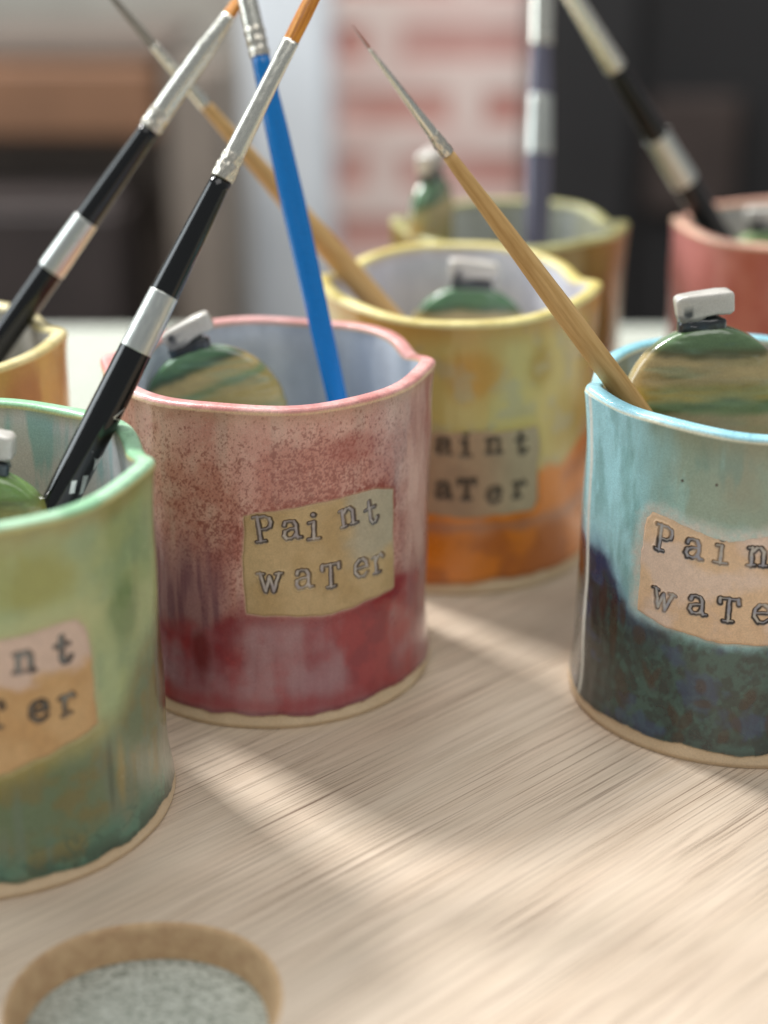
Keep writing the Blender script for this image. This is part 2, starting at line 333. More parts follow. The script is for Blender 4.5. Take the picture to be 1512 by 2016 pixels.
def make_cup(name, label, cat, cup, colf, rimc, innerc, labspec=None, res=1.0, group=None, base_z=None, edgec=None):
    root = empty(name, label, cat, (cup.c[0], cup.c[1], 0.003), group)
    nf = int(820*res); nb = int(260*res)
    th = np.concatenate([np.linspace(-185, 5, nf, endpoint=False), np.linspace(5, 175, nb, endpoint=False)])
    no = int(300*res); nr = 16; ni = int(90*res)
    zt = cup.ztop(th); rows = []; kind = []
    for i in range(no):
        s_ = i/(no-1); z = s_*(zt-.17); rows.append((cup.rout(th, z), z)); kind.append(0)
    rt = cup.rout(th, zt-.17); half = THK/2
    for k in range(1, nr):
        a = math.pi*k/nr; q = math.copysign(abs(math.cos(a))**.7, math.cos(a)); rows.append((rt-half+half*q, zt-.17+.17*math.sin(a)**.8)); kind.append(1)
    for k in range(ni+1):
        z = (zt-.17)*(1-k/ni)+.55*(k/ni); rows.append((cup.rout(th, z)-THK-.05*(k/ni), z)); kind.append(2)
    for k in range(1, 9):
        rr = cup.rout(th, zt*0+.55)-THK-.05; rows.append((rr*(1-k/8.)+.02, zt*0+.55-.1*math.sin(k/8*1.57)*(k/8))); kind.append(3)
    Rr = np.array([r for r, z in rows]); Z = np.array([z for r, z in rows]); kind = np.array(kind)
    T = np.broadcast_to(th, Rr.shape); a = np.radians(T)
    P = np.stack([4*np.cos(a), 4*np.sin(a), Z], -1); P[..., :2] *= np.where(kind > 1, .9, 1)[:, None, None]
    Zt = np.broadcast_to(zt, Z.shape)
    # colours: outer, rim, inner
    orow = kind == 0
    col = np.zeros(Rr.shape+(4,)); col[..., 3] = .3
    sd = None
    To, Zo, Po = T[orow], Z[orow], P[orow]
    if labspec:
        U = np.radians(To)*4.05; sd = poly_sd(U, Zo, labspec['poly'])+(fbm(Po, 1.6, 3, 5)-.5)*.28*labspec.get('wob', 1)
    c, ro = colf(To, Zo, Po, sd, Zt[orow])
    col[orow, :, :3] = c; col[orow, :, 3] = ro
    bz = .36+.32*(fbm(P[orow]*np.array([1, 1, 0]), 1.1, 3, cup.seed+3)-.45)
    rr_ = kind == 1
    n1 = fbm(P[rr_], 5, 3, cup.seed+9); n2 = fbm(P[rr_], 1.2, 3, cup.seed+11)
    vein = 1-np.abs(fbm(P[rr_]*np.array([1, 1, 5.]), 4.0, 3, cup.seed+21)-.5)*2
    rc = mix(mix(lin(rimc[0]), lin(rimc[1]), ss(.35, .65, n2)), lin(rimc[1])*.72, ss(.92, .99, vein)*.5)
    kk = np.broadcast_to(np.arange(1, nr)[:, None], n1.shape)/nr
    ec = lin(edgec if edgec else (232, 214, 168))
    wob = (n2-.5)*.18
    rc = mix(rc, ec, ss(.20, .06, kk+wob)*.85); rc = mix(rc, ec, ss(.82, .95, kk+wob)*.8)
    col[rr_, :, :3] = rc*(.9+.2*n1[..., None]); col[rr_, :, 3] = .42
    ir = kind >= 2
    col[ir, :, :3] = innerc(T[ir], Z[ir], P[ir], Zt[ir]); col[ir, :, 3] = .22
    # relief of the outer glaze (runs and pooling)
    if sd is not None:
        Rr[orow] -= .012*ss(.12, -.03, sd)+.09*ss(.0, -.09, sd)
    Rr[orow] += .05*(fbm(Po, 1.0, 3, cup.seed+31, .5)-.5)+.012*(fbm(Po, 4, 2, cup.seed+33, .6)-.5)
    isb = orow[:, None] & np.zeros_like(Z, bool); isb[orow] = Zo < bz
    Rr[isb] -= .035
    V = np.stack([Rr*np.cos(a), Rr*np.sin(a), Z], -1).reshape(-1, 3)
    clay = mix(lin((226, 204, 172)), lin((212, 186, 150)), fbm(P, 2.5, 4, 8)); kb = ss(.02, -.05, Z[orow]-bz)
    edge = np.exp(-((Zo-bz-.05)/.06)**2)
    col[orow, :, :3] = mix(col[orow, :, :3]*(1-.35*edge[..., None]), clay[orow], kb); col[orow, :, 3] = col[orow, :, 3]*(1-kb)+.8*kb
    nt = len(th); nrw = len(kind); I = np.arange(nrw-1)[:, None]; J = np.arange(nt)[None]; J2 = (J+1) % nt
    F = np.stack([I*nt+J, I*nt+J2, (I+1)*nt+J2, (I+1)*nt+J], -1)
    fk = np.broadcast_to(kind[:-1, None], F.shape[:2]).copy(); fk[no-1] = 1
    fb_ = np.zeros(F.shape[:2], bool); fb_[:no] = isb[:no]
    colf_ = col.reshape(-1, 4)
    rim_m = (fk == 1); base_m = fb_ & (fk == 0); body_m = ~(rim_m | base_m) & (fk < 2); in_m = fk >= 2
    npmesh('cup_wall', V, F[body_m], M_GLAZE, colf_, parent=root)
    npmesh('inner_wall', V, F[in_m], M_GLAZE, colf_, parent=root)
    npmesh('rim', V, F[rim_m], M_GLAZE_RIM, colf_, parent=root)
    bv = V; npmesh('foot', bv, F[base_m], M_CLAY, colf_, parent=root)
    # bottom disc so the cup is closed
    an = np.radians(th[::8]); r0 = cup.rout(th[::8], an*0)-.03
    dv = np.vstack([np.stack([r0*np.cos(an), r0*np.sin(an), an*0+.012], -1), np.stack([an*0, an*0, an*0+.012], -1)]); k = len(an); i = np.arange(k)
    npmesh('underside', dv, np.stack([i, (i+1) % k, (i+1) % k+k, i+k], -1)[:, [0, 1, 3]][:, ::-1], M_CLAY, np.tile(np.append(lin((200, 172, 134)), .8), (2*k, 1)), parent=root)
    if labspec:
        pu = [p[0] for p in labspec['poly']]; pz = [p[1] for p in labspec['poly']]
        st = .0125/ res**.8 if res >= .9 else .025
        us = np.arange(min(pu)-.3, max(pu)+.3, st); zs = np.arange(min(pz)-.3, max(pz)+.3, st)
        Ug, Zg = np.meshgrid(us, zs); Tg = np.degrees(Ug/4.05); ag = np.radians(Tg)
        Pg = np.stack([4*np.cos(ag), 4*np.sin(ag), Zg], -1)
        sdg = poly_sd(Ug, Zg, labspec['poly'])+(fbm(Pg, 1.6, 3, 5)-.5)*.28*labspec.get('wob', 1)
        D = letters_dist(Ug+(fbm(Pg, 9, 2, 3)-.5)*.035, Zg+(fbm(Pg, 9, 2, 4)-.5)*.035, labspec['letters'], labspec.get('xh', .46))
        w = .044
        rg = cup.rout(Tg, Zg)+.05*(fbm(Pg, 1.0, 3, cup.seed+31, .5)-.5)-.012*ss(.12, -.03, sdg)
        rg = rg+.016*ss(.03, -.06, sdg)-.012*ss(-.03, .03, sdg)-.035*ss(w+.03, w-.025, D)+.010*np.exp(-((D-w-.035)/.02)**2)
        cg = labspec['col'](Tg, Zg, Pg, sdg)
        inn = ss(w-.005, w-.03, D); ring = np.exp(-((D-w+.002)/.024)**2); nz = fbm(Pg, 4, 3, 12); nz2 = fbm(Pg, 2.0, 3, 14)
        fill = mix(lin(labspec['fill'][0]), lin(labspec['fill'][1]), ss(.35, .65, nz))
        cg = mix(cg, fill, inn*.85); cg = mix(cg, lin(labspec.get('ink', (38, 32, 34))), np.clip(ring*(.60+.7*ss(.3, .6, nz2)), 0, 1)*labspec.get('inkk', .95))
        cc = np.concatenate([cg, np.full(cg.shape[:2]+(1,), .55)], -1)
        Vg = np.stack([rg*np.cos(ag), rg*np.sin(ag), Zg], -1).reshape(-1, 3); n0, n1_ = Ug.shape
        I = np.arange(n0-1)[:, None]; J = np.arange(n1_-1)[None]; Fg = np.stack([I*n1_+J, I*n1_+J+1, (I+1)*n1_+J+1, (I+1)*n1_+J], -1)
        npmesh('label', Vg, Fg[(sdg < .045)[:-1, :-1]], M_LABEL, cc.reshape(-1, 4), parent=root)
    return root
def lab(letters, ofs=0): return [(ch, math.radians(t)*4.05, z, r) for ch, t, z, r in letters]
def quad(*p): return [(math.radians(t)*4.05, z) for t, z in p]

# ---- pink cup
def pink_col(T, Z, P, sd, Zt):
    n = fbm(P, 1.1, 4, 1); st = fbm(P, 2.6, 4, 2, .35); sp = fbm(P, 24, 2, 3); big = fbm(P, .55, 3, 4); md = fbm(P, 2.2, 4, 6); sp2 = fbm(P, 14, 3, 7)
    c = mix(lin((222, 176, 162)), lin((210, 156, 144)), ss(.35, .65, n)); 
    c = mix(c, lin((200, 172, 160)), ss(.5, .72, st)*.55)
    dens = .12+.30*ss(8.2, 6.6, Z)+.30*blob(T, Z, -72, 6.6, 26, 1.3, n)+.2*blob(T, Z, -103, 4.8, 15, 1.4, n)+.35*(big-.5)
    q = sp*.6+sp2*.4; thr = .66-.22*dens
    c = mix(c, lin((178, 98, 84)), ss(.15, .8, dens+(md-.5)*1.2)*.6)
    c = mix(c, lin((126, 44, 38)), ss(thr-.06, thr+.09, q)*.62); c = mix(c, lin((216, 178, 164)), ss(.40-.1*dens, .33-.1*dens, q)*.5)
    c = mix(c, lin((152, 40, 32)), blob(T, Z, -55, 7.1, 12, .45, n, .8)*.45)
    # purple runs, left
    pl = ss(-96, -114, T+(st-.5)*30)*ss(5.6, 3.6, Z+(st-.5)*2.5); c = mix(c, mix(lin((128, 86, 98)), lin((164, 122, 124)), ss(.35, .65, fbm(P, 6, 3, 9, .5))), pl*.9)
    # right side pale mauve runs
    pr = ss(-44, -22, T+(st-.5)*30); c = mix(c, mix(lin((186, 140, 134)), lin((150, 88, 88)), ss(.42, .6, fbm(P, 3.2, 4, 19, .5))), pr*.75)
    # lower red dip
    bd = 3.15+(n-.5)*.9-.6*ss(-98, -112, T)+.2*ss(-60, -30, T); low = ss(.28, -.22, Z-bd)
    cl = mix(lin((144, 40, 52)), lin((164, 50, 56)), ss(.4, .6, md)); mv = mix(lin((156, 104, 114)), lin((178, 142, 146)), st)
    cloud = ss(.34, .66, fbm(P, .9, 4, 23)*.75+st*.25+.10*np.exp(-((T+78)/20)**2)-.12*np.exp(-((T+48)/12)**2)*1.2+.07*ss(-25, -5, T)); cl = mix(cl, mv, np.clip(cloud*.85+.1, 0, 1))
    cl = mix(cl, lin((148, 28, 38)), np.exp(-((Z-.6)/.25)**2)*.6); cl = mix(cl, lin((120, 14, 20)), blob(T, Z, -113, 1.9, 5, .9, n)*.8)
    c = mix(c, cl, low)
    if sd is not None:
        nar = ss(.5, .0, sd)*ss(3.9, 3.1, Z)*ss(-.05, .02, sd); c = mix(c, lin((136, 24, 38)), nar*.7)
        up = ss(.35, .0, sd)*ss(4.6, 5.2, Z); c = mix(c, lin((150, 66, 56)), up*ss(.35, .6, sp2)*.8); c = mix(c, lin((196, 170, 140)), ss(.07, -.02, sd)*.8)
    lip = ss(.55, .0, Zt-Z); c = mix(c, lin((176, 132, 96)), lip*.55)
    return c, .24+.12*n
def pale_in(c1, c2, c3=(120, 120, 128)):
    def f(T, Z, P, Zt):
        n = fbm(P, 1.4, 4, 40, .4); c = mix(lin(c1), lin(c2), ss(.35, .65, n)); return mix(c, lin(c3), ss(.5, .05, Zt-Z)*.6*ss(.3, .7, n))
    return f
def tan_lab(c1, c2, pale, pk):
    def f(T, Z, P, sd):
        n = fbm(P, 1.2, 4, 50); n2 = fbm(P, 8, 3, 51); c = mix(lin(c1), lin(c2), ss(.35, .65, n)); c = mix(c, lin(pale), pk(T, Z, n)); c = c*(.9+.2*n2[..., None])
        return mix(c, lin((150, 118, 92)), ss(-.10, .02, sd)*.35)
    return f
pk = Cup((-2.9, 39.12), seed=1, sag=.02)
pl_ = [('P', -88.8, 5.32, 6), ('a', -79.5, 5.27, 3), ('i', -70.8, 5.29, 0), ('n', -58.7, 5.40, 8), ('t', -48.8, 5.36, 8),
       ('w', -87.6, 3.93, 0), ('a', -75.6, 3.97, 2), ('T', -65.7, 3.95, 0), ('e', -53.3, 3.96, 0), ('r', -45.3, 3.94, 4)]
make_cup('ceramic_cup', 'pink and crimson glazed cup in the centre, stamped Paint water', 'cup', pk, pink_col, ((230, 172, 166), (206, 136, 130)), pale_in((212, 218, 226), (190, 198, 210)),
    dict(poly=quad((-95.5, 5.62), (-88, 5.72), (-72, 5.86), (-60, 5.92), (-46, 5.92), (-38.8, 5.72), (-38, 4.4), (-38.5, 3.15), (-52, 3.05), (-66, 2.92), (-80, 3.0), (-95.5, 3.12), (-97, 4.4)), letters=lab(pl_), wob=.5, xh=.45,
         fill=((205, 200, 196), (170, 165, 175)), ink=(44, 36, 44), inkk=.85, col=tan_lab((200, 174, 130), (188, 160, 114), (184, 178, 158), lambda T, Z, n: .8*ss(-62, -54, T+(n-.5)*14)*ss(3.9, 4.4, Z+(n-.5)))), group='glazed paint water cups', edgec=(226, 196, 150))

# ---- green cup
def green_col(T, Z, P, sd, Zt):
    n = fbm(P, .9, 4, 61); st = fbm(P, 2.2, 4, 62, .3); md = fbm(P, 1.8, 4, 66); f = fbm(P, 7, 3, 67)
    c = mix(lin((164, 178, 124)), lin((146, 168, 124)), ss(.35, .65, n)); c = mix(c, lin((146, 150, 70)), blob(T, Z, -66, 7.0, 26, .9, n, .5)*.8)
    c = mix(c, lin((178, 186, 132)), blob(T, Z, -62, 6.0, 30, .45, n, .6)*.7); c = mix(c, lin((112, 140, 92)), blob(T, Z, -27, 5.6, 8, .9, n, .5)*.8)
    c = mix(c, lin((170, 190, 140)), ss(.5, .7, st)*.45); c = mix(c, lin((176, 194, 144)), blob(T, Z, -34, 4.3, 5, 1.2, n)*.7)
    bd = 3.1+(n-.5)*.8+1.2*ss(-36, -14, T); low = ss(.7, -.5, Z-bd)
    cl = mix(lin((108, 126, 94)), lin((122, 120, 78)), ss(.42, .6, md)); cl = mix(cl, lin((112, 128, 106)), ss(.5, .68, fbm(P, 2.6, 4, 71, .4))*.8)
    cl = mix(cl, lin((158, 142, 84)), blob(T, Z, -33, 2.0, 3, 1.2, n)*.8); cl = mix(cl, lin((70, 84, 62)), blob(T, Z, -37.5, 2.2, 1.8, 1.3, n)*.7)
    cl = mix(cl, lin((80, 130, 110)), ss(1.5, .8, Z+(n-.5)*1.1)*ss(.3, .55, fbm(P, 1.7, 3, 74)+.12*ss(-60, -30, T))*.85); cl = mix(cl, lin((44, 66, 52)), ss(.9, .45, Z)*ss(.42, .6, md)*.7)
    cell = ss(.06, .0, np.abs(fbm(P, 3.2, 2, 78)-.5)); cl = mix(cl, lin((62, 96, 78)), cell*ss(1.4, .8, Z)*.6)
    c = mix(c, cl, low)
    if sd is not None: c = mix(c, lin((190, 182, 140)), ss(.16, .0, sd)*.5); c = mix(c, lin((164, 146, 76)), ss(.6, 0, sd)*ss(3.7, 3.1, Z)*.6)
    c = mix(c, lin((150, 134, 66)), ss(.75, .2, Zt-Z+(md-.5)*.5)*ss(.05, .2, Zt-Z)*.6)
    return c*(.94+.12*f[..., None]), .2+.1*n
def green_in(T, Z, P, Zt):
    n = fbm(P, 1.2, 4, 80, .5); st = fbm(P, 3, 4, 81, .35); c = mix(lin((200, 194, 192)), lin((208, 206, 200)), n); c = mix(c, lin((140, 184, 182)), ss(.48, .62, n*.5+st*.5)*.8)
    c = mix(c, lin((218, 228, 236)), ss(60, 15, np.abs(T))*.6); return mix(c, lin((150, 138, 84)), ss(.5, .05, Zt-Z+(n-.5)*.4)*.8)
gl_ = [('P', -110, 5.45, 0), ('a', -98, 5.35, 0), ('i', -86, 5.45, 3), ('n', -62.2, 5.33, -4), ('t', -50.1, 5.37, -3), ('w', -110, 4.2, 0), ('a', -92, 4.2, 0), ('T', -72.5, 4.25, 4), ('e', -59.2, 4.16, 0), ('r', -49.7, 4.12, 4)]
make_cup('ceramic_cup', 'mossy green glazed cup with a mint rim, cut off at the left edge', 'cup', Cup((-8.94, 32.0), seed=2, sag=.02), green_col, ((172, 216, 178), (142, 196, 152)), green_in,
    dict(poly=quad((-118, 6.0), (-90, 5.85), (-66, 5.9), (-52, 5.92), (-45, 5.95), (-43, 5.7), (-41.5, 4.5), (-41.5, 3.45), (-44, 3.35), (-60, 3.1), (-80, 2.75), (-118, 2.7)), letters=lab(gl_), wob=.8, xh=.42,
         fill=((60, 56, 58), (120, 140, 144)), ink=(24, 22, 26), col=tan_lab((206, 170, 122), (198, 158, 108), (218, 196, 184), lambda T, Z, n: .85*ss(4.75, 5.05, Z+(n-.5)*1.2))), group='glazed paint water cups', edgec=(206, 190, 120))

# ---- blue cup
rngb = random.Random(5); marks = [(-131, 1.9, 2.1, .34, 25), (-128.5, 1.95, 1.5, .30, -25), (-112, 2.0, 2.0, .2, 5), (-111, 1.55, 3.4, .12, 0), (-120.5, 1.1, 1.9, .28, 22), (-116, 1.05, 1.9, .30, -18), (-148, 2.8, 2.0, .9, 3), (-144, 3.4, 1.6, .55, 0), (-142, 1.3, 3.3, .5, 10), (-136, 2.85, 3.0, .3, 0), (-118, .55, 2.2, .16, 0), (-155, 3.3, 2.2, .5, 0), (-100, 1.2, 2, .3, 20), (-96, 1.8, 2.2, .3, -20), (-140.5, 3.9, 1.0, .5, 0), (-88, 1.1, 2, .3, 10), (-103, .8, 2, .2, -10)]
def blue_col(T, Z, P, sd, Zt):
    n = fbm(P, 1.0, 4, 91); md = fbm(P, 2.4, 4, 92); f = fbm(P, 9, 3, 93); st = fbm(P, 1.6, 4, 94, .5)
    c = mix(lin((158, 214, 222)), lin((172, 224, 232)), n); sage = ss(-146, -126, T+(st-.5)*26)*ss(4.8, 6.2, Z+(n-.5)*2.2); c = mix(c, lin((142, 160, 138)), sage*.9)
    c = mix(c, lin((140, 192, 192)), ss(-140, -120, T)*(1-sage)*.7)
    c = mix(c, lin((146, 138, 112)), sage*ss(-122, -104, T+(n-.5)*20)*ss(.42, .7, n)*.4); c = mix(c, lin((100, 148, 142)), ss(.5, .65, st)*.5); c = mix(c, lin((152, 208, 206)), ss(.55, .7, fbm(P, 2.2, 4, 97, .5))*.45)
    bd = 3.15+1.35*ss(-136, -158, T)+(md-.5)*.5; low = ss(.25, -.2, Z-bd)
    cl = mix(lin((30, 58, 56)), lin((52, 90, 84)), ss(.4, .6, fbm(P, 5, 4, 98))); cl = mix(cl, lin((26, 38, 38)), ss(.45, .65, md)*.5)
    cl = mix(cl, lin((32, 32, 30)), ss(-138, -160, T)*.75); cl = mix(cl, lin((44, 68, 108)), ss(.52, .70, fbm(P, 1.9, 4, 99))*.6)
    navy = .8*np.exp(-((Z-bd+.05)/.42)**2)*ss(-118, -140, T); cl = mix(cl, lin((36, 62, 98)), navy*.9); c = mix(c, lin((70, 90, 150)), navy*.5)
    for t0, z0, dt, dz, sk in marks:
        tt = T-(Z-z0)*sk*-.25; d = np.sqrt(((tt-t0)/dt)**2+((Z-z0)/dz)**2)+(f-.5)*.6+(md-.5)*.5; cl = mix(cl, lin((96, 132, 110)), np.exp(-((d-1.45)/.25)**2)*.08); cl = mix(cl, lin((58, 42, 24)), ss(1.3, .6, d)*.65)
    c = mix(c, cl, low)
    if sd is not None: c = mix(c, mix(lin((228, 214, 202)), lin((178, 208, 204)), f), ss(.42, .0, sd+(f-.5)*.12)*ss(3.0, 3.9, Z)*.95); c = mix(c, lin((196, 160, 120)), ss(.08, -.02, sd)*ss(3.6, 3.0, Z)*.6)
    # black iron specks
    for t0, z0 in ((-124, 7.0), (-112.5, 7.05)): c = mix(c, lin((40, 30, 26)), ss(.05, .02, np.hypot((T-t0)*.07, Z-z0)))
    # window highlight painted pale into the colour along the seam ridge
    seam_glint = ss(1.5, .4, np.abs(T+166.5+(st-.5)*2)); c = mix(c, lin((226, 232, 224)), seam_glint*.9)
    c = mix(c, lin((128, 124, 90)), ss(.9, .15, Zt-Z+(n-.5)*.6)*ss(-150, -128, T)*.5)
    return c*(.95+.1*f[..., None]), .22+.1*n
bl_ = [('P', -128.7, 5.5, -3), ('a', -118.3, 5.43, 0), ('i', -108.3, 5.50, -2), ('n', -97.4, 5.44, 0), ('t', -86.5, 5.5, 0), ('w', -128.2, 3.96, -8), ('a', -115.7, 4.04, 2), ('T', -105.2, 4.04, 0), ('e', -94.2, 4.01, 0), ('r', -83.5, 4.0, 0)]
make_cup('ceramic_cup', 'turquoise and dark teal glazed cup at the right edge, stamped Paint water', 'cup', Cup((8.91, 37.26), seed=3, ears=((-8, 1), (-169, -1)), ea=.20), blue_col, ((164, 216, 228), (140, 200, 214)), pale_in((150, 156, 140), (176, 190, 190)),
    dict(poly=quad((-136.5, 5.9), (-134, 6.05), (-126, 5.98), (-122, 5.88), (-107, 5.75), (-100, 5.9), (-80, 5.95), (-75, 5.5), (-75, 3.3), (-95, 3.22), (-112, 3.22), (-126, 3.28), (-137.5, 3.5), (-137.5, 4.8)), letters=lab(bl_), wob=.75, xh=.44,
         fill=((198, 200, 196), (156, 168, 190)), ink=(30, 28, 30), col=tan_lab((228, 198, 164), (220, 186, 150), (232, 212, 198), lambda T, Z, n: .75*ss(.42, .62, n+.25*np.exp(-((Z-4.75)/.4)**2)-.05))), group='glazed paint water cups', edgec=(238, 226, 190))

# ---- yellow cup
def yellow_col(T, Z, P, sd, Zt):
    n = fbm(P, .9, 4, 101); md = fbm(P, 1.6, 4, 102)
    c = mix(lin((196, 176, 104)), lin((204, 186, 112)), n); c = mix(c, lin((198, 146, 44)), blob(T, Z, -84, 6.6, 15, .95, n, .5)*.95); c = mix(c, lin((166, 136, 40)), blob(T, Z, -57, 6.8, 8, .9, n, .5)*.8); c = mix(c, lin((178, 150, 60)), blob(T, Z, -38, 5, 14, 1.2, n, .4)*.7)
    c = mix(c, lin((178, 168, 132)), ss(.52, .66, md)*.6); low = ss(.25, -.2, Z-3.5+(n-.5)*.8-.5*ss(-45, -25, T)); cl = mix(lin((222, 128, 28)), lin((188, 104, 34)), ss(.4, .6, n)); cl = mix(cl, lin((176, 124, 96)), np.exp(-((Z-2.05-(md-.5)*.6)/.22)**2)*.8)
    c = mix(c, cl, low); return mix(c, lin((188, 138, 52)), ss(.9, .25, Zt-Z)*.6), .25+.1*n
yl_ = [('P', -108, 4.65, 0), ('a', -97.4, 4.58, 0), ('i', -87.8, 4.62, 0), ('n', -77.1, 4.58, 0), ('t', -65.0, 4.55, 0), ('w', -110, 3.2, 0), ('a', -97.2, 3.25, 0), ('T', -88, 3.28, 0), ('e', -76.5, 3.08, 0), ('r', -64.8, 3.15, 0)]
make_cup('ceramic_cup', 'yellow and orange glazed cup behind the pink cup', 'cup', Cup((2.2, 46.8), seed=4, sag=.12, R=4.0, zfun=lambda th: .22*np.exp(-(((th-90+180) % 360-180)/70)**2)), yellow_col, ((228, 214, 140), (208, 190, 110)), pale_in((222, 222, 230), (204, 204, 216), (196, 160, 110)),
    dict(poly=quad((-118, 5.0), (-57.5, 5.0), (-56, 4.6), (-56, 2.7), (-58, 2.4), (-118, 2.5)), letters=lab(yl_), wob=.6, xh=.45, fill=((44, 38, 32), (64, 56, 48)), ink=(30, 24, 20), col=tan_lab((182, 150, 120), (172, 140, 112), (176, 164, 136), lambda T, Z, n: .8*ss(-85, -65, T))), res=.6, group='glazed paint water cups', edgec=(236, 226, 170))
def plain(c1, c2, c3, z3, lip):
    def f(T, Z, P, sd, Zt):
        n = fbm(P, .9, 4, 111); st = fbm(P, 1.8, 4, 112, .3); c = mix(lin(c1), lin(c2), ss(.35, .65, n*.5+st*.5)); c = mix(c, lin(c3), ss(z3+.6, z3-.6, Z+(n-.5)*2)); return mix(c, lin(lip), ss(.9, .2, Zt-Z)*.5), .25+.1*n
    return f
make_cup('ceramic_cup', 'dark olive glazed cup behind the yellow one', 'cup', Cup((4.35, 55.8), seed=5, H=8.1, R=3.9), plain((140, 122, 60), (112, 92, 40), (90, 70, 34), 4.5, (150, 120, 50)), ((170, 168, 110), (146, 140, 84)), pale_in((170, 170, 150), (186, 190, 186), (120, 120, 80)), None, .35, 'glazed paint water cups', edgec=(210, 206, 150))
def red_col(T, Z, P, sd, Zt):
    n = fbm(P, .9, 4, 121); c = mix(lin((176, 92, 74)), lin((192, 116, 98)), ss(.35, .65, n)); return mix(c, lin((214, 140, 134)), ss(-120, -165, T)), .3+.1*n
make_cup('ceramic_cup', 'coral red glazed cup at the far right edge', 'cup', Cup((14.0, 54.9), seed=6), red_col, ((226, 176, 152), (214, 160, 140)), pale_in((190, 186, 184), (170, 168, 166)), None, .35, 'glazed paint water cups')
def tan_col(T, Z, P, sd, Zt):
    n = fbm(P, .8, 4, 131, .4); c = mix(lin((206, 170, 104)), lin((188, 140, 84)), ss(.4, .6, n)); c = mix(c, lin((196, 152, 118)), ss(6.8, 5.2, Z+(n-.5)*2)*.8); c = mix(c, lin((158, 116, 86)), blob(T, Z, -52, 5.6, 16, .8, n)*.7)
    return mix(c, lin((206, 170, 84)), ss(.8, .2, Zt-Z)*.5), .25+.1*n
make_cup('ceramic_cup', 'honey tan glazed cup half hidden behind the green cup', 'cup', Cup((-12.55, 41.0), seed=7, ears=((4, 1), (180, -1)), ea=.2, H=8.3), tan_col, ((224, 210, 156), (206, 190, 130)), pale_in((196, 190, 178), (176, 172, 160)), None, .5, 'glazed paint water cups', edgec=(232, 214, 150))

